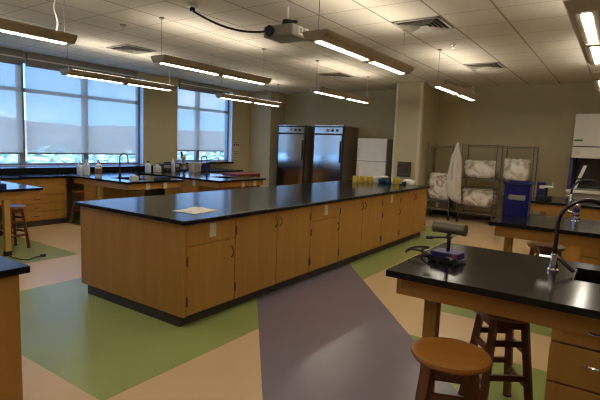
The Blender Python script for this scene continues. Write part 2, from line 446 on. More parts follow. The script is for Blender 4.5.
# projector
pj = thing('projector', 'pale grey projector bolted under the ceiling on a black mount', 'projector', (4.26, 3.18, 2.70))
MB().box(-.17, .17, -.20, .20, 0, .125, .022, None, 3).build('body', M['pale_grey'], pj, smooth=True)
lz = MB().cyl((-.19, .10, .065), (-.15, .10, .065), .058, None, 24); lz.build('lens', M['black'], pj, smooth=True)
MB().cyl((-.193, .10, .065), (-.189, .10, .065), .03, None, 20).build('lens_glass', M['navy'], pj)
for xa, xb in ((-.07, .02), (.05, .12)):
    pp = MB().box(xa, xb, -.206, -.199, .025, .11, .003); pp.build('port_panel', M['white'], pj)
    MB().box(xa+.02, xb-.02, -.208, -.205, .04, .095).build('port', M['pale_grey'], pj)
mt_ = MB().box(-.09, .09, -.10, .10, .125, .14, .005).cyl((0, 0, .14), (0, 0, .205), .065, .05, 16).box(-.02, .02, -.13, .0, .165, .19)
mt_.build('ceiling_mount', M['black'], pj)
MB().cyl((0, 0, .2), (0, 0, .35), .018, None, 12).build('mount_pole', M['white'], pj)
jx, jy = 3.72, 4.10
jb = thing('ceiling_outlet', 'ceiling power outlet box feeding the projector cable', 'outlet', (jx, jy, HC))
MB().box(-.055, .055, -.04, .04, -.03, 0, .004).build('box', M['white'], jb)
MB().box(-.02, .03, -.02, .02, -.07, -.03, .005).build('plug', M['black'], jb)
pts = []
for k in range(17):
    a = k/16; pts.append((jx+.01+(4.06-jx)*a, jy-.01+(3.33-jy)*a, 2.98-.22*(1-(1-a)**1.6)-.035*math.sin(PI*a)))
tag(MB().tube(pts, .012, 8).build('projector_cable', M['black'], None, pts[0], True), 'black cable sagging from ceiling outlet to projector', 'cable')

# ------------------------------------------------------------------ cabinet helpers (front faces -y or -x)
def pull(parent, mb, at, horiz, face, mat, L_=.10, name='handle'):
    """arched wire pull standing off a door; face: 'y' (front looks to -y) or 'x' (front looks to -x)"""
    u0, z0 = at; pts = []
    for k in range(9):
        a = k/8; s_ = (a-.5)*L_; d = .028*math.sin(PI*a)**.6
        uu, zz = (u0+s_, z0) if horiz else (u0, z0+s_)
        pts.append((uu, -d, zz) if face == 'y' else (-d, uu, zz))
    return pts

def cabinet(label, x0, x1, y0, y1, z1, rows, face='y', group=None, hmat='bronze', toe_in=.075, toe_both=True, cat='cabinet', name='base_cabinet', ctop=None):
    """rows: list of (kind, z0, z1) with kind 'door','doors','drawer'; front panels of oak, toe kick below"""
    og = Vector(((x0+x1)/2, (y0+y1)/2, 0))
    r = thing(name, label, cat, og, group)
    T = .02; zc_ = ctop or z1
    if face == 'y': MB().box(x0, x1, y0+T, y1-(T if toe_both else 0), .10, zc_).build('carcass', M['oak'], r, og)
    else: MB().box(x0+T, x1, y0, y1, .10, zc_).build('carcass', M['oak'], r, og)
    if face == 'y': MB().box(x0+.001, x1-.001, y0+toe_in, y1-(toe_in if toe_both else 0), 0, .10).build('toe_kick', M['toe'], r, og)
    else: MB().box(x0+toe_in, x1, y0+.001, y1-.001, 0, .10).build('toe_kick', M['toe'], r, og)
    G = .004
    a0, a1 = (x0, x1) if face == 'y' else (y0, y1)
    def panel(nm, u0, u1, za, zb, handle, hor):
        def bx(m_, ua, ub, da, db, p, q, bev=0):
            return m_.box(ua, ub, y0+da, y0+db, p, q, bev) if face == 'y' else m_.box(x0+da, x0+db, ua, ub, p, q, bev)
        d = bx(MB(), u0+G, u1-G, 0, T-.001, za+G, zb-G, .003).build(nm, M['oak'], r, og)
        if handle is not None:
            pts = pull(None, None, handle, hor, face, None)
            base = Vector((0, y0, 0)) if face == 'y' else Vector((x0, 0, 0))
            MB().tube([Vector(p)+base for p in pts], .0055, 6).build('handle', M[hmat], d, og, True)
        return d
    for kind, za, zb in rows:
        w = a1-a0
        if kind == 'drawer': panel('drawer', a0, a1, za, zb, ((a0+a1)/2, zb-.07), True)
        elif kind == 'apron': panel('fixed_panel', a0, a1, za, zb, None, True)
        elif kind == 'door': 
            d = panel('door', a0, a1, za, zb, (a1-.05, zb-.12), False)
        elif kind == 'doors':
            panel('door', a0, (a0+a1)/2, za, zb, ((a0+a1)/2-.04, zb-.11), False)
            panel('door', (a0+a1)/2, a1, za, zb, ((a0+a1)/2+.04, zb-.11), False)
        if kind in ('door', 'doors'):
            for (u, ) in (((a0+.012),), ) if kind == 'door' else (((a0+.012),), ((a1-.012),)):
                for zz in (za+.12, zb-.12):
                    hm = MB()
                    if face == 'y': hm.box(u-.008, u+.008, y0-.006, y0+.004, zz-.04, zz+.04, .002)
                    else: hm.box(x0-.006, x0+.004, u-.008, u+.008, zz-.04, zz+.04, .002)
                    hm.build('hinge', M['bronze'], r, og)
    return r

def outlet_on(r, cx, face_c, cz, face='y'):
    og = r.location; w, h_ = .038, .06
    if face == 'y':
        pl = MB().box(cx-w, cx+w, face_c-.008, face_c+.001, cz-h_, cz+h_, .003).build('outlet', M['outlet'], r, og)
        MB().box(cx-.016, cx+.016, face_c-.0105, face_c-.007, cz-.04, cz-.008, .002).box(cx-.016, cx+.016, face_c-.0105, face_c-.007, cz+.008, cz+.04, .002).build('socket', M['cream'], pl, og)
    else:
        pl = MB().box(face_c-.008, face_c+.001, cx-w, cx+w, cz-h_, cz+h_, .003).build('outlet', M['outlet'], r, og)
        MB().box(face_c-.0105, face_c-.007, cx-.016, cx+.016, cz-.04, cz-.008, .002).box(face_c-.0105, face_c-.007, cx-.016, cx+.016, cz+.008, cz+.04, .002).build('socket', M['cream'], pl, og)

# ------------------------------------------------------------------ main island
IX = [2.515, 3.115, 4.37, 5.02, 6.28, 6.95, 8.18]; IY0, IY1 = 2.83, 4.33; CT = .914; CB = .880
isl = [('narrow', 'island cabinet at the near corner, drawer with outlet over one door'),
       ('wide', 'wide island cabinet with two tall doors, second from the near corner'),
       ('narrow', 'island cabinet with outlet drawer, between the two near wide double-door units'),
       ('wide', 'wide island cabinet with two tall doors, at the middle of the long side'),
       ('narrow', 'narrow island cabinet with an outlet drawer, next to the far end unit'),
       ('wide', 'island cabinet with two tall doors at the far end')]
for i, (k, lab) in enumerate(isl):
    x0, x1 = IX[i], IX[i+1]
    rows = [('drawer_', .69, .875), ('door', .11, .69)] if k == 'narrow' else [('doors', .11, .875)]
    if k == 'narrow': rows = [('apron', .69, .875), ('door', .11, .69)]
    c = cabinet(lab, x0 if i else x0+.02, x1 if i < 5 else x1-.02, IY0, IY1, CB, rows, 'y', 'cabinets of the central island')
    if k == 'narrow': outlet_on(c, x0+.31, IY0, .80)
    if i == 0:
        MB().box(x0, x0+.02, IY0, IY1, .10, CB, .002).build('end_panel', M['oak'], c, c.location)
        MB().box(x0+.075, x0+.09, IY0+.075, IY1-.075, 0, .1).build('end_toe_kick', M['toe'], c, c.location)
    if i == 5:
        MB().box(x1-.02, x1, IY0, IY1, .10, CB, .002).build('end_panel', M['oak'], c, c.location)
tag(MB().box(2.48, 8.214, 2.798, 4.364, CB, CT, .004).build('worktop', M['epoxy'], None, (5.35, 3.58, CB)),
    'long black resin worktop of the central island', 'worktop')
# papers on the island
pr = thing('paper_stack', 'white sheets with a fold lying on the near end of the island', 'paper', (2.95, 3.165, CT), None, .06)
MB().box(-.165, .165, -.135, .135, 0, .004, .001).build('sheet', M['paper'], pr)
t = bmesh.new(); top = []
for j in range(9):
    for i in range(9):
        u, v = i/8-.5, j/8-.5
        top.append(t.verts.new((u*.26+.03, v*.21+.02, .006+.024*max(0, 1-(u*2.2)**2-(v*2)**2))))
for j in range(8):
    for i in range(8): t.faces.new((top[j*9+i], top[j*9+i+1], top[(j+1)*9+i+1], top[(j+1)*9+i]))
ff = bmesh.ops.extrude_face_region(t, geom=t.faces[:])
for v in [e for e in ff['geom'] if isinstance(e, bmesh.types.BMVert)]: v.co.z = .0045
mb = MB(); mb._merge(t); mb.build('folded_sheet', M['paper'], pr, smooth=True)
# odds and ends at the far end of the island
def roll(x, y, lab, h=.115, r_=.057):
    o = MB().lathe([(r_*.45, .001), (r_*.97, 0), (r_, .006), (r_, h-.006), (r_*.97, h), (r_*.45, h-.001), (r_*.42, h*.5)], (x, y, CT), 24)
    ob = thing('tape_roll', lab, 'roll', (x, y, CT), 'yellow rolls on the island')
    o.build('tape', M['yellow'], ob, (x, y, CT), True)
    MB().lathe([(r_*.30, .001), (r_*.44, .001), (r_*.44, h-.002), (r_*.30, h-.002), (r_*.30, .001)], (x, y, CT), 20).build('core', M['cream'], ob, (x, y, CT), True)
roll(7.70, 4.04, 'leftmost of three yellow rolls in a row on the island'); roll(7.80, 3.95, 'middle of three yellow rolls in a row on the island'); roll(7.90, 3.855, 'right one of three yellow rolls in a row, beside the white carton')
roll(8.07, 3.40, 'yellow roll standing alone between blue pack and white cloth', .11, .062)
bx = thing('white_carton', 'small white carton beside the yellow rolls', 'carton', (7.99, 3.77, CT)); MB().box(-.05, .05, -.055, .055, 0, .10, .004).build('body', M['white'], bx); MB().box(-.052, .052, -.057, .057, .098, .107, .003).build('lid', M['paper'], bx)
pk = thing('supply_pack', 'blue cloth pack with a white flap on the island', 'pack', (8.0, 3.585, CT+.001))
MB().lump((0, 0, .045), (.20, .21, .10), 3).build('wrap', M['teal'], pk, smooth=True, angle=180)
t = MB().lump((-.01, .03, .115), (.17, .17, .045), 8, .3); t.build('flap', M['white'], pk, smooth=True, angle=180)
ck = thing('crumpled_cloth', 'crumpled white and black cloth at the far end of the island', 'cloth', (8.10, 3.17, CT))
MB().lump((0, 0, .05), (.15, .20, .10), 11, .35).build('white_part', M['bag_pale'], ck, smooth=True, angle=180)
MB().lump((-.07, .05, .03), (.07, .09, .06), 14, .3).build('dark_part', M['black'], ck, smooth=True, angle=180)

# ------------------------------------------------------------------ benches
def top_with_hole(x0, x1, y0, y1, z0, z1, hole=None):
    m_ = MB()
    if hole is None: return m_.box(x0, x1, y0, y1, z0, z1, .004)
    a0, a1, b0, b1 = hole
    P = [[(x0, y0), (x1, y0), (x1, y1), (x0, y1)], [(a0, b0), (a1, b0), (a1, b1), (a0, b1)]]
    t = bmesh.new(); V = {}
    for zi, z in enumerate((z0, z1)):
        for q in range(2):
            for k in range(4): V[zi, q, k] = t.verts.new((*P[q][k], z))
    for k in range(4):
        n = (k+1) % 4
        t.faces.new((V[1, 0, k], V[1, 0, n], V[1, 1, n], V[1, 1, k])); t.faces.new((V[0, 0, n], V[0, 0, k], V[0, 1, k], V[0, 1, n]))
        t.faces.new((V[0, 0, k], V[0, 0, n], V[1, 0, n], V[1, 0, k])); t.faces.new((V[0, 1, n], V[0, 1, k], V[1, 1, k], V[1, 1, n]))
    m_._merge(t); return m_
def basin(hole, z1, depth=.18):
    a0, a1, b0, b1 = hole; w = .012; z0 = z1-depth
    return MB().box(a0, a1, b0, b1, z0, z0+w).box(a0, a0+w, b0, b1, z0, z1).box(a1-w, a1, b0, b1, z0, z1).box(a0, a1, b0, b0+w, z0, z1).box(a0, a1, b1-w, b1, z0, z1)

def bench(label, x0, x1, yend, ywall, zt, leg_xy, hole=None, aprn=.10, outlets=(), side='+', name='lab_bench', extra_legs=()):
    """peninsula bench: black top, oak apron round the kneehole, square legs; yend is the free end"""
    og = Vector(((x0+x1)/2, yend, 0)); r = thing(name, label, 'bench', og, 'student benches')
    y0, y1 = min(yend, ywall), max(yend, ywall)
    tp = top_with_hole(x0, x1, y0, y1, zt-.034, zt, hole).build('worktop', M['epoxy'], r, og)
    if hole: basin((hole[0]-.001, hole[1]+.001, hole[2]-.001, hole[3]+.001), zt-.003).build('sink', M['epoxy'], r, og)
    s_ = 1 if yend > ywall else -1
    i = .045; za, zb = zt-.034-aprn, zt-.034; th = .022
    ye = yend-s_*i
    MB().box(x0+i, x1-i, min(ye, ye-s_*th), max(ye, ye-s_*th), za, zb, .002).build('apron', M['oak_edge'], r, og)
    ya, yb = sorted((ye-s_*th, ywall))
    MB().box(x0+i, x0+i+th, ya, yb, za, zb, .002).build('apron', M['oak_edge'], r, og)
    MB().box(x1-i-th, x1-i, ya, yb, za, zb, .002).build('apron', M['oak_edge'], r, og)
    for lx, ly, mt_n in leg_xy:
        lg = MB().box(lx-.035, lx+.035, ly-.035, ly+.035, .05, zb, .004).build('leg', M[mt_n], r, og)
        MB().box(lx-.037, lx+.037, ly-.037, ly+.037, 0, .06, .003).build('foot', M['black'], lg, og)
    for face, c, fc, cz in outlets: outlet_on(r, c, fc, cz, face)
    return r

ZL = .86
# right side
h1 = (2.72, 3.04, -.28, .16)
B1 = bench('near right lab bench with black top, sink and gooseneck faucet', 2.232, 3.205, .965, -2.6, CT, [(2.40, .76, 'oak')], h1, .095)
cabinet('oak drawer unit under the near right bench', 2.285, 3.15, -.17, .19, .878, [('drawer', .725, .872), ('drawer', .54, .725), ('drawer', .33, .54), ('drawer', .11, .33)], 'x', 'bench drawer units', 'chrome', name='drawer_unit', ctop=.70)
cabinet('oak cabinet under the near right bench, beside the drawer unit', 2.285, 3.15, -.80, -.171, .878, [('doors', .11, .872)], 'x', 'bench drawer units', 'chrome', ctop=.70)
h2 = (4.95, 5.3, -.62, -.2)
B2 = bench('second right lab bench with the blue crate on top', 4.52, 5.48, .965, -2.6, CT, [(4.85, .84, 'oak')], h2, .10)
cabinet('oak drawer unit under the second right bench', 4.58, 5.42, -.8, .225, .878, [('drawer', .70, .872), ('drawer', .5, .70), ('drawer', .11, .5)], 'x', 'bench drawer units', 'chrome', name='drawer_unit', ctop=.70)
B3 = bench('far right lab bench with black top, in front of the hood', 7.06, 8.10, 1.04, -2.6, CT, [(7.7, .90, 'oak')], None, .10)
cabinet('oak cabinet under the far right bench', 7.12, 8.04, -.6, .80, .878, [('drawer', .74, .872), ('doors', .11, .74)], 'x', 'bench drawer units', 'chrome')
# left side
L1 = bench('left lab bench reaching the left edge, pale leg under its end', 1.60, 3.14, 6.28, 8.05, ZL, [(2.72, 6.38, 'oak_pale')], None, .10)
h3 = (4.80, 5.20, 6.75, 7.35)
L2 = bench('middle left lab bench behind the near end of the island', 4.52, 5.68, 6.42, 8.05, ZL, [(4.62, 7.32, 'oak_pale')], h3, .10, [('y', 4.94, 6.465, .775), ('y', 5.30, 6.465, .775)])
h4 = (6.55, 6.95, 6.25, 6.75)
L3 = bench('farthest left lab bench, narrow top before the sign wall', 6.06, 7.40, 5.92, 8.05, ZL, [(6.75, 6.02, 'oak')], h4, .10, [('x', 6.62, 6.105, .775), ('y', 6.75, 5.965, .775), ('y', 7.10, 5.965, .775)])
cabinet('oak cabinet under the middle left bench', 4.60, 5.60, 7.42, 7.80, ZL-.036, [('apron', .11, ZL-.14)], 'x', 'window side cabinets')
cabinet('oak cabinet under the farthest left bench', 6.13, 7.33, 6.55, 7.5, ZL-.036, [('doors', .11, ZL-.14)], 'x', 'window side cabinets')

# window counter
WT = 'long black worktop running under the windows'
tag(MB().box(-.8, 9.10, 8.051, 9.198, ZL-.034, ZL, .004).build('window_worktop', M['epoxy'], None, (4, 8.4, ZL)), WT, 'worktop')
tag(MB().box(-.8, 7.02, 8.70, 9.198, ZL, .965, .004).build('window_ledge', M['epoxy'], None, (3, 8.9, ZL)), 'black raised ledge below the long window', 'ledge')
tag(MB().box(7.50, 9.62, 8.86, 9.198, .985, 1.025, .004).build('window_shelf', M['epoxy'], None, (8.5, 9.0, .985)), 'thin black shelf below the narrow window', 'shelf')
zc = ZL-.036
units = [(1.5, 2.5, 'doors', 'oak cabinet under the window worktop at the left edge'), (2.5, 3.42, 'doors', 'oak two-door cabinet under the window worktop, behind the left bench'),
         (3.42, 4.46, 'drawers', 'oak bank of drawers under the window worktop left of the middle bench'),
         (5.72, 6.04, 'doors', 'oak cabinet under the window worktop between middle and farthest bench'), (7.42, 9.06, 'doors', 'oak cabinet under the window worktop beyond the farthest bench')]
for x0, x1, k, lab in units:
    dh = (zc-.115)/5
    rows = [('doors', .11, zc-.005)] if k == 'doors' else [('drawer', .11+j*dh, .11+(j+1)*dh) for j in range(5)]
    cabinet(lab, x0+.001, x1-.001, 8.10, 8.69, zc, rows, 'y', 'window side cabinets', toe_both=False, toe_in=.05)
# front-left island corner
c = cabinet('oak cabinet at the bottom left corner', -.9, 1.05, 2.34, 3.55, CB, [('apron', .11, .875)], 'y', None)
MB().box(1.046, 1.054, 2.36, 3.53, .1, CB, .002).build('end_panel', M['oak'], c, c.location)
tag(MB().box(-.93, 1.085, 2.31, 3.58, CB, CT, .004).build('worktop', M['epoxy'], None, (.1, 2.9, CB)), 'black worktop corner at the left edge in the foreground', 'worktop')

# ------------------------------------------------------------------ stools
def make_stool():
    r = thing('stool', '', 'stool', (0, 0, 0), 'round wooden stools'); H_ = .63
    R_ = .178
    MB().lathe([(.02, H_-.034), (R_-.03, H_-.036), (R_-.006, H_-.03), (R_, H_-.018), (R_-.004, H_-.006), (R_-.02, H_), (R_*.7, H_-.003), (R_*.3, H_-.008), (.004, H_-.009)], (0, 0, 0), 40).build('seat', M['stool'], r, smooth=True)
    def lp(k, z): 
        a = PI/4+k*PI/2; rr = .125+(.205-.125)*(1-(z/(H_-.034))); return Vector((rr*math.cos(a), rr*math.sin(a), z))
    for k in range(4):
        a = PI/4+k*PI/2
        t = bmesh.new(); rings = []
        b_ = MB(); hw = .019
        rr = []
        for z in (0, H_-.034):
            p = lp(k, z); rr.append([p+Vector((hw*math.cos(a+PI/4+q*PI/2)*1.414, hw*math.sin(a+PI/4+q*PI/2)*1.414, 0)) for q in range(4)])
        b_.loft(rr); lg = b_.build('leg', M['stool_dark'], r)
        MB().cyl(lp(k, 0)-Vector((0, 0, .0)), lp(k, .012), .028, .026, 12).build('glide', M['black'], lg)
    for k in range(4):
        for z in ((.20, .40) if k % 2 == 0 else (.25, .45)):
            A, B = lp(k, z), lp((k+1) % 4, z); d = (B-A).normalized()
            t = MB(); up = Vector((0, 0, 1)); sd = d.cross(up)
            ring = lambda P: [P+sd*.010+up*.017, P-sd*.010+up*.017, P-sd*.010-up*.017, P+sd*.010-up*.017]
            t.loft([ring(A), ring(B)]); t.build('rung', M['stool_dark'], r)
    # square rail under the seat
    t = MB()
    for k in range(4):
        A, B = lp(k, H_-.065), lp((k+1) % 4, H_-.065); d = (B-A).normalized(); up = Vector((0, 0, 1)); sd = d.cross(up)
        ring = lambda P: [P+sd*.010+up*.03, P-sd*.010+up*.03, P-sd*.010-up*.03, P+sd*.010-up*.03]
        t.loft([ring(A), ring(B)])
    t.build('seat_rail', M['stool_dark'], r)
    return r
st = make_stool()
sl = [((2.10, .565, 0), .35, 'round honey-coloured wooden stool in front of the near right bench'),
      ((2.92, .50, 0), .62, 'dark wooden stool pushed under the near right bench'),
      ((5.33, .56, 0), .5, 'dark stool pushed under the second right bench'),
      ((2.95, 6.75, 0), .2, 'stool under the left bench, behind its pale leg'),
      ((2.30, 6.80, 0), .6, 'stool under the left bench at the left edge'),
      ((4.70, 8.02, 0), .3, 'stool under the window worktop, behind the near corner of the island')]
for i, (l, rz, lab) in enumerate(sl):
    if i == 0: st.location = l; st.rotation_euler = (0, 0, rz); st['label'] = lab
    else:
        c = copy_tree(st, l, lab, rz)
        if i > 2: c.scale = (.93, .93, .93)

# ------------------------------------------------------------------ faucets
def faucet(x, y, z, lab, h=.40, reach=.2, ang=-PI/2, mat='gunmetal', r_=.011, lever=True):
    f = thing('gooseneck_faucet', lab, 'faucet', (x, y, z), 'gooseneck faucets')
    MB().lathe([(.030, 0), (.030, .012), (.022, .02), (.020, .09), (.016, .10)], (0, 0, 0), 20).build('base', M['chrome'] if lever else M[mat], f, smooth=True)
    R_ = reach/2; pts = [(0, 0, .09), (0, 0, h-R_)]
    for k in range(1, 15):
        a = PI-k*PI*1.06/14; pts.append((R_+R_*math.cos(a), 0, h-R_+R_*math.sin(a)))
    pts.append((pts[-1][0]+.004, 0, pts[-1][2]-.05))
    q = Matrix.Rotation(ang, 4, 'Z')
    pts = [q @ Vector(p) for p in pts]
    MB().tube(pts, r_, 12).build('spout', M[mat], f, smooth=True)
    e = pts[-1]; MB().cyl(e, e-Vector((0, 0, .045)), .016, .011, 14).build('nozzle', M['chrome'], f, smooth=True)
    if lever:
        for s_ in (1,):
            hb_ = MB().cyl(q @ Vector((0, -.0, .07)), q @ Vector((-.07, .02, .075)), .012, None, 12); hb_.cyl(q @ Vector((-.06, .02, .06)), q @ Vector((-.085, .03, .12)), .007, None, 10)
            hb_.build('lever', M['chrome'], f, smooth=True)
    return f
F1 = faucet(2.84, .255, CT, 'dark gooseneck faucet at the sink of the near right bench', .40, .27, -1.25)
MB().tube([(-.0, -.015, .085), (-.02, -.06, .05), (-.02, -.10, .02)], .011, 10).build('dark_tube', M['gunmetal'], F1, smooth=True)  # dark tube sloping from the faucet base down to the worktop
gt = thing('bench_tap', 'stubby chrome bench tap with a blue collar on the second right bench', 'tap', (5.10, .315, CT))
MB().lathe([(.034, 0), (.034, .02), (.024, .03), (.024, .07), (.036, .08), (.036, .10), (.022, .11)], (0, 0, 0), 22).build('base', M['chrome'], gt, smooth=True)
MB().lathe([(.026, .10), (.030, .105), (.030, .14), (.026, .145)], (0, 0, 0), 22).build('collar', M['navy'], gt, smooth=True)
MB().lathe([(.024, .145), (.030, .15), (.030, .175), (.012, .19), (.003, .19)], (0, 0, 0), 22).build('cap', M['chrome'], gt, smooth=True)
MB().cyl((0, 0, .09), (-.01, .07, .10), .011, None, 12).cyl((0, 0, .05), (-.06, -.03, .045), .011, None, 12).build('nozzle', M['chrome'], gt, smooth=True)
faucet(7.55, .55, CT, 'dark gooseneck faucet on the far right bench, before the hood', .315, .36, -1.4, 'black', .014)
faucet(5.10, 7.47, ZL, 'slim gooseneck faucet in front of the long window', .42, .15, -.2, 'black', .010, False)
faucet(6.75, 6.95, ZL, 'dark slim faucet on the farthest left bench', .40, .16, PI, 'black', .009, False)

# sinks have black drains; instrument on the near right bench
ins = thing('bench_instrument', 'instrument with grey horizontal cylinder on a post and blue base', 'instrument', (2.655, .775, CT), None, -.12)
MB().box(-.06, .06, -.078, .078, .018, .060, .006).build('base', M['navy'], ins)
lw = MB().box(-.07, .06, -.09, .09, .006, .022, .004)
for a in (-.07, -.025, .025, .07): lw.cyl((-.073, a, .018), (-.045, a, .018), .018, None, 14)
lw.build('lower_tray', M['black'], ins)
MB().box(-.063, -.059, -.06, -.02, .022, .040, .001).build('white_label', M['pale_grey'], ins)
MB().box(-.063, -.059, -.077, -.05, .038, .056, .001).build('red_label', M['red'], ins)
MB().cyl((0, 0, .06), (0, 0, .175), .011, None, 14).build('post', M['gunmetal'], ins, smooth=True)
hd = MB().cyl((0, -.088, .192), (0, .088, .192), .030, None, 28); hd.cyl((0, -.094, .192), (0, -.078, .192), .033, None, 28); hd.cyl((0, .078, .192), (0, .094, .192), .033, None, 28)
hd.build('cylinder', M['warm_grey_metal'], ins, smooth=True)
rod = MB().cyl((0, 0, .14), (0, .13, .12), .006, None, 10); rod.cyl((0, .10, .124), (0, .135, .119), .010, None, 12); rod.cyl((0, -.012, .133), (0, .012, .149), .016, None, 12)
rod.build('clamp_handle', M['black'], ins, smooth=True)
pts = []
for k in range(40):
    a = k/39; pts.append((2.70+.03*math.sin(a*9), .885+.16*math.sin(a*PI)*abs(math.cos(a*4.5))+.01, CT+.007+.06*math.sin(a*PI)**2*abs(math.sin(a*5))))
tag(MB().tube(pts, .0065, 8).build('coiled_cable', M['black'], None, pts[0], True), 'black cable looped on the bench beside the blue instrument', 'cable')

# things on second and third right benches
cr = thing('storage_crate', 'blue plastic crate with a pale label on the second bench', 'crate', (5.28, .865, CT), None, .06)
cw, cd, ch_ = .118, .14, .345
k_ = MB().box(-cd, cd, -cw, cw, 0, .012, .003).box(-cd, -cd+.012, -cw, cw, .01, ch_, .003).box(cd-.012, cd, -cw, cw, .01, ch_, .003).box(-cd, cd, -cw, -cw+.012, .01, ch_, .003).box(-cd, cd, cw-.012, cw, .01, ch_, .003)
k_.build('body', M['blue'], cr)
rm = MB().box(-cd-.012, cd+.012, -cw-.012, -cw+.006, ch_-.03, ch_, .004).box(-cd-.012, cd+.012, cw-.006, cw+.012, ch_-.03, ch_, .004).box(-cd-.012, -cd+.006, -cw, cw, ch_-.03, ch_, .004).box(cd-.006, cd+.012, -cw, cw, ch_-.03, ch_, .004)
for q in (-.08, -.04, 0, .04, .08): MB().box(-cd-.008, -cd+.002, q-.004, q+.004, .02, .12, .001).build('rib', M['navy'], cr)
rm.build('rim', M['navy'], cr)
MB().box(-cd-.012, -cd+.001, -.085, .07, .165, .215, .002).build('label_holder', M['pale_grey'], cr)
ms = thing('mesh_tray', 'small blue box behind the crate with a white strip', 'box', (7.90, .975, CT)); MB().box(-.09, .09, -.055, .055, 0, .22, .005).build('body', M['navy'], ms); MB().box(-.094, -.088, -.05, .02, .13, .15, .001).build('strip', M['white'], ms)
bl = thing('hot_plate', 'black stirring plate with white top tray on the far right bench', 'instrument', (7.45, .86, CT))
MB().box(-.09, .09, -.085, .085, 0, .05, .008).build('base', M['black'], bl)
MB().cyl((0, 0, .05), (0, 0, .19), .022, None, 12).build('post', M['black'], bl)
MB().box(-.06, .06, -.085, .085, .17, .195, .005).build('top_tray', M['white'], bl)
MB().box(.0, .012, -.085, -.07, .19, .26, .002).build('upright_tab', M['white'], bl)
for i, (x, y, lab) in enumerate([(5.03, .02, 'small black gas tap at the right edge of the second bench')]):
    o = MB().box(x-.03, x+.03, y-.06, y+.06, CT, CT+.02, .004).cyl((x, y, CT+.015), (x, y, CT+.04), .012, None, 12)
    tag(o.build('gas_tap', M['black'], None, (x, y, CT)), lab, 'tap')

# hood on the far wall
hx0, hx1, hy0, hy1 = 10.5, 11.25, -.75, .83
hd = thing('biosafety_cabinet', 'white ventilated hood with dark work opening against the far wall', 'hood', (10.9, .04, 0)); og = hd.location
MB().box(hx0, hx1, hy0, hy1, 1.515, 2.36, .012).build('upper_housing', M['white'], hd, og)
MB().box(hx0-.004, hx0+.01, hy0+.01, hy1-.01, 1.725, 1.745).build('seam', M['slot'], hd, og)
MB().box(hx0-.006, hx0+.001, hy1-.16, hy1-.02, 1.835, 1.87, .002).build('green_sticker', M['green'], hd, og)
MB().box(hx0-.006, hx0+.001, hy1-.13, hy1-.05, 1.575, 1.65, .002).build('switch_plate', M['cream'], hd, og)
for ys_ in (hy0, hy1): MB().prism([(hx0+.02, .90), (hx1, .90), (hx1, 1.515), (hx0+.16, 1.515)], 'y', ys_-.03, ys_+.03).build('side_panel', M['navy'], hd, og)
MB().box(hx1-.05, hx1-.01, hy0+.03, hy1-.03, .90, 1.515).build('back_panel', M['gunmetal'], hd, og)
MB().box(hx0-.05, hx1, hy0-.02, hy1+.03, .84, .90, .006).build('work_tray', M['white'], hd, og)
for yy in (hy1-.16, hy0+.10):
    for za_, zb_ in ((0., .40), (.46, 1.)):
        R_ = []
        for q in (za_, zb_):
            X_ = hx0+.04+.10*q; Y_ = yy+.06-.14*q; Z_ = .905+.47*q
            R_.append([(X_, Y_-.03, Z_), (X_+.025, Y_-.03, Z_), (X_+.025, Y_+.03, Z_), (X_, Y_+.03, Z_)])
        MB().loft(R_).build('white_strip', M['white'], hd, og)  # white strips in two segments, slanted across the opening
MB().box(hx0+.05, hx1, hy0+.03, hy1-.03, .10, .84, .01).build('stand', M['pale_grey'], hd, og)
MB().box(hx0+.10, hx1-.05, hy0+.08, hy1-.08, 0, .10).build('plinth', M['toe'], hd, og)

# ------------------------------------------------------------------ refrigerators
def steel_fridge(y0, y1, lab):
    x0, x1, H_ = 10.42, 11.26, 2.10
    r = thing('steel_refrigerator', lab, 'refrigerator', ((x0+x1)/2, (y0+y1)/2, 0), 'stainless refrigerators'); og = r.location
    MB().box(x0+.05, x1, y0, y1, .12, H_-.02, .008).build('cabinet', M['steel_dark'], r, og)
    MB().box(x0+.02, x1, y0, y1, H_-.03, H_, .004).build('top_trim', M['steel'], r, og)
    MB().box(x0+.03, x0+.06, y0, y1, H_-.24, H_-.03).build('header_frame', M['black'], r, og)
    p = MB().box(x0+.012, x0+.032, y0+.03, y1-.03, H_-.215, H_-.055, .004).build('control_panel', M['steel'], r, og)
    for yy in (y0+.18, y0+.32):
        MB().cyl((x0-.004, yy, H_-.135), (x0+.014, yy, H_-.135), .034, None, 18).build('knob', M['black'], p, og)
    MB().box(x0-.002, x0+.014, y0+.42, y0+.50, H_-.17, H_-.10).build('display', M['pale_grey'], p, og)
    d = MB().box(x0, x0+.05, y0+.035, y1-.035, .16, H_-.255, .006).build('door', M['steel'], r, og)
    MB().box(x0+.012, x0+.052, y0, y1, .14, H_-.245).build('gasket', M['black'], r, og)
    hdl = MB().box(x0-.035, x0-.015, y0+.05, y0+.075, 1.15, 1.70, .006).box(x0-.02, x0+.002, y0+.05, y0+.075, 1.18, 1.22).box(x0-.02, x0+.002, y0+.05, y0+.075, 1.63, 1.67)
    hdl.build('handle', M['black'], d, og)
    MB().box(x0-.004, x0+.002, y0+.44, y0+.53, 1.215, 1.245, .001).build('badge', M['white'], d, og)
    for ax, ay in ((x0+.1, y0+.08), (x0+.1, y1-.08), (x1-.1, y0+.08), (x1-.1, y1-.08)):
        MB().cyl((ax, ay, 0), (ax, ay, .13), .025, None, 12).build('leg', M['steel'], r, og)
steel_fridge(5.89, 6.79, 'stainless refrigerator on the right of the pair, next to the white fridge')
steel_fridge(7.06, 7.98, 'stainless refrigerator on the left of the pair, nearest the corner')
wf = thing('white_refrigerator', 'white two-door household refrigerator beside the cream column', 'refrigerator', (10.9, 5.12, 0)); og = wf.location
fx, fa, fb = 10.5, 4.72, 5.51
MB().box(fx+.06, 11.25, fa, fb, .06, 1.79, .01).build('cabinet', M['pale_grey'], wf, og)  # grey in place of white, shade on the fridge sides put into the colour
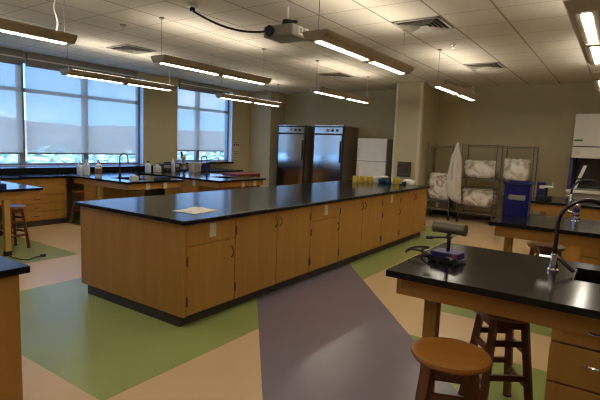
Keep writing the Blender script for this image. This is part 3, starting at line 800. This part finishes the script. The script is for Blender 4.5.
d1 = MB().box(fx, fx+.055, fa, fb, 1.235, 1.79, .012).build('freezer_door', M['white'], wf, og)
d2 = MB().box(fx, fx+.055, fa, fb, .10, 1.222, .012).build('fridge_door', M['white'], wf, og)
MB().box(fx-.03, fx+.002, fb-.06, fb-.035, 1.30, 1.55, .006).build('handle', M['cream'], d1, og)
MB().box(fx-.03, fx+.002, fb-.06, fb-.035, .85, 1.16, .006).build('handle', M['cream'], d2, og)
MB().box(fx+.05, 11.2, fa+.03, fb-.03, 0, .08).build('base_grille', M['black'], wf, og)

# towel dispenser on the column
td = thing('towel_dispenser', 'dark brown dispenser box mounted on the cream column', 'dispenser', (10.15, 4.09, .92)); og = td.location
MB().box(10.08, 10.20, 3.95, 4.24, .93, 1.27, .012).build('body', M['brown_dark'], td, og)
MB().box(10.072, 10.082, 3.98, 4.21, 1.0, 1.22, .004).build('front_window', M['vent_dark'], td, og)
MB().box(10.075, 10.085, 4.0, 4.19, .94, .965, .002).build('slot', M['black'], td, og)

# sign on the window wall
sg = thing('wall_sign', 'white notice with three dark oval marks on the window wall', 'sign', (10.07, YW-.008, 1.08)); og = sg.location
MB().box(9.93, 10.20, YW-.012, YW-.001, 1.08, 1.60, .002).build('board', M['cream'], sg, og)
mk = MB()
for i in range(3): mk.cyl((9.985+.078*i, YW-.015, 1.50), (9.985+.078*i, YW-.011, 1.50), .031, None, 18)
mk.build('mark', M['maroon'], sg, og)
ln = MB()
for zz, a, b_ in ((1.565, 9.97, 10.16), (1.30, 9.96, 10.17), (1.255, 9.96, 10.16), (1.21, 9.96, 10.17), (1.14, 9.98, 10.15)): ln.box(a, b_, YW-.0145, YW-.0115, zz-.010, zz+.010)
ln.build('text_line', M['carton'], sg, og)

# ------------------------------------------------------------------ supply racks
def rack(y0, y1, H_, shelves, lab, x0=10.42, x1=10.92):
    r = thing('wire_rack', lab, 'rack', ((x0+x1)/2, (y0+y1)/2, 0), 'chrome wire racks on casters'); og = r.location
    for px_, py in ((x0, y0), (x0, y1), (x1, y0), (x1, y1)):
        MB().cyl((px_, py, .12), (px_, py, H_), .013, None, 12).build('post', M['rack'], r, og, True)
        cs = MB().cyl((px_, py-.015, .045), (px_, py+.015, .045), .045, None, 18); cs.box(px_-.025, px_+.025, py-.02, py+.02, .06, .125, .004)
        cs.build('caster', M['black'], r, og)
    for z in shelves:
        s_ = MB()
        for yy in (y0, y1): s_.cyl((x0, yy, z), (x1, yy, z), .008, None, 8); s_.cyl((x0, yy, z-.03), (x1, yy, z-.03), .005, None, 6)
        for xx in (x0, x1): s_.cyl((xx, y0, z), (xx, y1, z), .008, None, 8); s_.cyl((xx, y0, z-.03), (xx, y1, z-.03), .005, None, 6)
        n = int((y1-y0)/.03)
        for k in range(1, n): s_.cyl((x0, y0+(y1-y0)*k/n, z+.002), (x1, y0+(y1-y0)*k/n, z+.002), .003, None, 5)
        s_.build('wire_shelf', M['rack'], r, og)
    return r
rack(3.10, 3.66, 1.72, (.24, .43, 1.66), 'wire rack beside the column, holding a bagged bundle under the lab coat')
rack(2.18, 2.90, 1.73, (.22, .36, .78, .99, 1.70), 'wire rack in the middle, filled on three shelves')
rack(1.48, 2.08, 1.72, (.22, .62, .99, 1.69), 'wire rack on the right, behind the blue crate')
def bundle(x, y, z, size, seed, lab, mat='bag', n=4):
    b_ = thing('bagged_bundle', lab, 'bag', (x, y, z), 'bagged supplies on the wire racks')
    rnd = random.Random(seed); m_ = MB()
    m_.lump((0, 0, size[2]*.5), size, seed, .16)
    m_.build('bag', M[mat], b_, smooth=True, angle=180)
    kn = MB()
    for q in range(n):
        cx = (q/(n-1)-.5)*size[1]*.7
        kn.lump((rnd.uniform(-.06, .02), cx, size[2]*.86), (size[0]*.5, size[1]/n*1.15, size[2]*.3), seed*7+q, .3, 2, False)
    kn.build('bag_folds', M['bag_pale'], b_, smooth=True, angle=180)
bundle(10.66, 3.38, .443, (.44, .56, .60), 3, 'bulky clear bag of white supplies on the left rack')
bundle(10.66, 2.54, 1.003, (.42, .70, .37), 5, 'wide bag of supplies on the top shelf of the middle rack', 'bag_pale')
bundle(10.66, 2.54, .373, (.42, .70, .38), 9, 'bag with green and tan contents on a low shelf of the middle rack')
bundle(10.66, 1.81, 1.003, (.42, .50, .44), 12, 'crumpled bag on the right rack above the blue crate', 'bag_pale')
bundle(10.66, 1.78, .633, (.40, .52, .33), 15, 'bag half hidden behind the blue crate on the right rack')
bxs = thing('carton', 'dark carton on the lowest shelf of the left rack', 'carton', (10.66, 3.38, .253)); MB().box(-.20, .20, -.24, .24, 0, .14, .004).build('body', M['brown_dark'], bxs); MB().box(-.203, -.199, -.03, .03, .02, .14).build('tape_strip', M['carton'], bxs)
# lab coat hanging on the left rack corner
lc = thing('lab_coat', 'white lab coat hanging from the corner of the left rack', 'coat', (10.33, 3.0, .55)); og = lc.location
rings = []
for k in range(15):
    a = k/14; z = 1.74-a*1.22
    ry = .02+.125*min(1, a*1.7)**.8+.01*a; rx = .016+.055*min(1, a*2)
    cy = 2.965+.03*math.sin(a*3)
    rings.append([(10.30+rx*math.cos(2*PI*q/40)*(1+.25*math.sin(q*.9+a*2)*a), cy+ry*math.sin(2*PI*q/40)*(1+.06*math.sin(q*1.7)*a), z-(.10*math.cos(2*PI*q/40*1.0+1.9)*(a**4))) for q in range(40)])
MB().loft(rings).build('body', M['coat'], lc, og, True, 180)
for s_ in (1, -1):
    MB().tube([(10.29, 2.97+s_*.03, 1.60), (10.265, 2.97+s_*.075, 1.42), (10.25, 2.97+s_*.09, 1.15), (10.25, 2.97+s_*.085, .92)], [.022, .042, .046, .05], 14).build('sleeve', M['coat'], lc, og, True)
MB().tube([(10.31, 2.965, 1.72), (10.33, 2.975, 1.76), (10.38, 3.03, 1.74), (10.40, 3.07, 1.68)], .006, 8).build('hanging_loop', M['coat'], lc, og)

# ------------------------------------------------------------------ clutter on the window side
def bottle(x, y, z, h, r_, lab, cap='white', label_m=None, body='bottle'):
    b_ = thing('wash_bottle', lab, 'bottle', (x, y, z), 'bottles on the window side')
    MB().lathe([(r_*.95, 0), (r_, .008), (r_, h*.62), (r_*.85, h*.72), (r_*.36, h*.80), (r_*.34, h*.86)], (0, 0, 0), 22).build('body', M[body], b_, smooth=True)
    MB().lathe([(r_*.42, h*.85), (r_*.42, h*.95), (r_*.18, h), (.003, h)], (0, 0, 0), 18).build('cap', M[cap], b_, smooth=True)
    if label_m: MB().lathe([(r_*1.0, h*.18), (r_*1.02, h*.19), (r_*1.02, h*.52), (r_*1.0, h*.53)], (0, 0, 0), 22).build('label', M[label_m], b_, smooth=True)
    return b_
bottle(4.72, 8.12, ZL, .25, .050, 'white wash bottle on the window worktop, left of its twin')
bottle(4.85, 8.12, ZL, .28, .058, 'larger white wash bottle, right of its twin on the window worktop')
bottle(4.70, 7.50, ZL, .30, .058, 'pale bottle with a brown label on the middle left bench', 'cream', 'brown_label')
bottle(6.33, 8.28, ZL, .24, .062, 'bluish white bottle with dark cap before the wall between the windows', 'black')
bottle(7.02, 8.30, ZL, .30, .045, 'tall narrow bottle standing among the dark equipment', 'cream')
bottle(6.62, 8.34, ZL, .17, .085, 'squat pale jar beside the bluish white bottle', 'white', None, 'cream')
wb = thing('tissue_box', 'small white box on the middle left bench by the sink', 'box', (4.80, 6.64, ZL)); MB().box(-.055, .055, -.05, .05, 0, .08, .005).build('carton', M['white'], wb); MB().lump((0, 0, .085), (.05, .05, .04), 4, .3, 2, False).build('tissue', M['paper'], wb, smooth=True)
tr_ = thing('dark_tray', 'black tray with blue bottom on the middle left bench end', 'tray', (5.36, 6.62, ZL)); MB().box(-.11, .11, -.09, .09, 0, .035, .006).build('body', M['black'], tr_); MB().box(-.09, .09, -.07, .07, .034, .05, .004).build('contents', M['navy'], tr_)
for i, (x, w, h_, lab) in enumerate([(6.86, .24, .17, 'black bench meter left of the tall narrow bottle'), (7.15, .16, .20, 'black bench meter right of the tall narrow bottle')]):
    e = thing('bench_meter', lab, 'instrument', (x, 8.42, ZL), 'black meters on the window worktop')
    MB().box(-w/2, w/2, -.12, .12, 0, h_, .012).build('case', M['black'], e); MB().box(-w/2+.03, w/2-.03, -.123, -.118, h_*.45, h_*.85).build('display', M['vent'], e)
    MB().cyl((.0, -.13, h_*.22), (.0, -.118, h_*.22), .018, None, 14).build('dial', M['pale_grey'], e)
def microscope(x, y, lab):
    e = thing('microscope', lab, 'microscope', (x, y, ZL), None, .5)
    MB().box(-.09, .11, -.075, .075, 0, .045, .01).build('base', M['black'], e)
    a = MB().tube([(.07, 0, .04), (.095, 0, .16), (.075, 0, .28), (.02, 0, .33)], [.035, .035, .035, .035], 14); a.build('arm', M['cream'], e, smooth=True)
    MB().box(-.075, .06, -.06, .06, .145, .165, .004).build('stage', M['black'], e)
    MB().cyl((-.02, 0, .17), (-.02, 0, .29), .022, .03, 16).build('objective', M['pale_grey'], e, smooth=True)
    MB().box(-.07, .07, -.05, .05, .29, .36, .02).build('head', M['cream'], e)
    MB().cyl((-.04, .0, .34), (-.12, .0, .43), .022, .026, 14).build('eyepiece', M['black'], e, smooth=True)
microscope(7.36, 8.36, 'cream microscope with black eyepiece in front of the narrow window')
o = thing('speaker_box', 'beige upright box beside the microscope', 'box', (7.50, 8.12, ZL)); MB().box(-.12, .12, -.08, .08, 0, .21, .01).build('case', M['cream'], o); MB().box(-.10, .10, -.083, -.078, .02, .19).build('front', M['pale_grey'], o)
o = thing('black_meter_case', 'black box right of the beige box under the narrow window', 'box', (7.84, 8.22, ZL)); MB().box(-.16, .16, -.10, .10, 0, .19, .01).build('case', M['black'], o); MB().box(-.12, .12, -.103, -.098, .03, .16).build('front_panel', M['navy'], o)
o = thing('wash_basin_tray', 'pale green tray on the thin shelf below the narrow window', 'tray', (9.15, 9.0, 1.025)); MB().box(-.22, .22, -.10, .10, 0, .03, .008).build('body', M['cream'], o); MB().tube([(-.15, 0, .03), (-.12, 0, .10), (-.02, 0, .12), (.05, 0, .06)], .008, 8).build('hose', M['frame'], o)
o = thing('instrument_case', 'dark blue case with a tan lid at the left edge on the left bench', 'case', (2.70, 6.62, ZL)); MB().box(-.10, .10, -.10, .10, 0, .05, .01).build('body', M['navy'], o); MB().box(-.08, .05, -.07, .07, .05, .12, .02).build('lid', M['carton'], o)
# maroon cart behind the farthest bench
kc = thing('utility_cart', 'maroon cart standing behind the farthest left bench', 'cart', (7.79, 6.94, 0)); og = (0, 0, 0)
MB().box(-.36, .36, -.25, .25, .82, .89, .012).build('top_shelf', M['maroon'], kc)
MB().box(-.36, .36, -.25, .25, .58, .66, .012).build('middle_shelf', M['maroon'], kc)
MB().box(-.36, .36, -.25, .25, .20, .26, .012).build('bottom_shelf', M['maroon'], kc)
for ax in (-.33, .33):
    for ay in (-.22, .22):
        MB().box(ax-.018, ax+.018, ay-.018, ay+.018, .10, .83, .003).build('post', M['maroon'], kc)
        MB().cyl((ax, ay-.015, .05), (ax, ay+.015, .05), .05, None, 18).box(ax-.02, ax+.02, ay-.02, ay+.02, .06, .115).build('caster', M['black'], kc)
# cord on the floor by the left bench
pts = [(2.67, 6.40, .03), (2.70, 6.30, .008), (2.72, 6.16, .007), (2.76, 6.08, .007), (2.82, 6.10, .007), (2.88, 6.16, .007), (2.93, 6.15, .007), (2.97, 6.14, .007)]
pts = [(p[0], p[1]-.13, p[2]) for p in pts]
cd_ = thing('power_cord', 'black power cord with plug lying on the green floor at left', 'cord', (2.8, 6.2, 0))
MB().tube(pts, .007, 8).build('cable', M['black'], cd_, (2.8, 6.2, 0), True)
MB().box(2.95, 3.01, 5.99, 6.03, 0, .035, .008).build('plug', M['black'], cd_, (2.8, 6.2, 0))

# ------------------------------------------------------------------ sky and sun
w = bpy.data.worlds.new('sky'); S.world = w; w.use_nodes = True; nt = w.node_tree
bg = nt.nodes['Background']; tc = nt.nodes.new('ShaderNodeTexCoord'); sp = nt.nodes.new('ShaderNodeSeparateXYZ')
nt.links.new(tc.outputs['Generated'], sp.inputs[0])
r = nt.nodes.new('ShaderNodeValToRGB'); nt.links.new(sp.outputs['Z'], r.inputs['Fac'])
r.color_ramp.elements[0].position = 0.; r.color_ramp.elements[0].color = (.25, .52, 1., 1)
r.color_ramp.elements[1].position = .35; r.color_ramp.elements[1].color = (.10, .33, 1., 1)
nz = nt.nodes.new('ShaderNodeTexNoise'); nz.inputs['Scale'].default_value = 5; nz.inputs['Detail'].default_value = 6
mp = nt.nodes.new('ShaderNodeMapping'); mp.inputs['Scale'].default_value = (1, 1, 3.5)
nt.links.new(tc.outputs['Generated'], mp.inputs['Vector']); nt.links.new(mp.outputs['Vector'], nz.inputs['Vector'])
cr_ = nt.nodes.new('ShaderNodeValToRGB'); cr_.color_ramp.elements[0].position = .52; cr_.color_ramp.elements[1].position = .75
cr_.color_ramp.elements[0].color = (0, 0, 0, 1); cr_.color_ramp.elements[1].color = (.6, .6, .6, 1)
nt.links.new(nz.outputs['Fac'], cr_.inputs['Fac'])
mx = nt.nodes.new('ShaderNodeMix'); mx.data_type = 'RGBA'
nt.links.new(cr_.outputs['Color'], mx.inputs[0]); nt.links.new(r.outputs['Color'], mx.inputs[6]); mx.inputs[7].default_value = (.85, .92, 1., 1)
nt.links.new(mx.outputs[2], bg.inputs['Color']); bg.inputs['Strength'].default_value = 3.0
sn = bpy.data.lights.new('sun', 'SUN'); sn.energy = 9.0; sn.angle = math.radians(1); sn.color = (1, .95, .88)
so = bpy.data.objects.new('sun', sn); COL.objects.link(so); so.rotation_euler = (math.radians(38), 0, math.radians(-20))

# ------------------------------------------------------------------ camera
F0 = 465.9; yaw, pit, rol, hh = .600527175, .115729114, .0386514637, 1.54146
Fv = Vector((math.cos(yaw)*math.cos(pit), math.sin(yaw)*math.cos(pit), -math.sin(pit)))
Rv = Vector((math.sin(yaw), -math.cos(yaw), 0)); Uv = Rv.cross(Fv)
Rv, Uv = Rv*math.cos(rol)+Uv*math.sin(rol), -Rv*math.sin(rol)+Uv*math.cos(rol)
cam = bpy.data.cameras.new('camera'); co = bpy.data.objects.new('camera', cam); COL.objects.link(co)
mw = Matrix(((Rv.x, Uv.x, -Fv.x, 0), (Rv.y, Uv.y, -Fv.y, 0), (Rv.z, Uv.z, -Fv.z, hh), (0, 0, 0, 1)))
co.matrix_world = mw
cam.sensor_width = 36; cam.lens = 36*F0/600; cam.clip_start = .05; cam.clip_end = 400
S.camera = co
S.view_settings.view_transform = 'Standard'; S.view_settings.look = 'None'; S.view_settings.exposure = 0.5; S.view_settings.gamma = 1.0
S.view_settings.use_curve_mapping = False
S.cycles.filter_width = 1.2; S.cycles.max_bounces = 8; S.cycles.diffuse_bounces = 5; S.cycles.transparent_max_bounces = 12
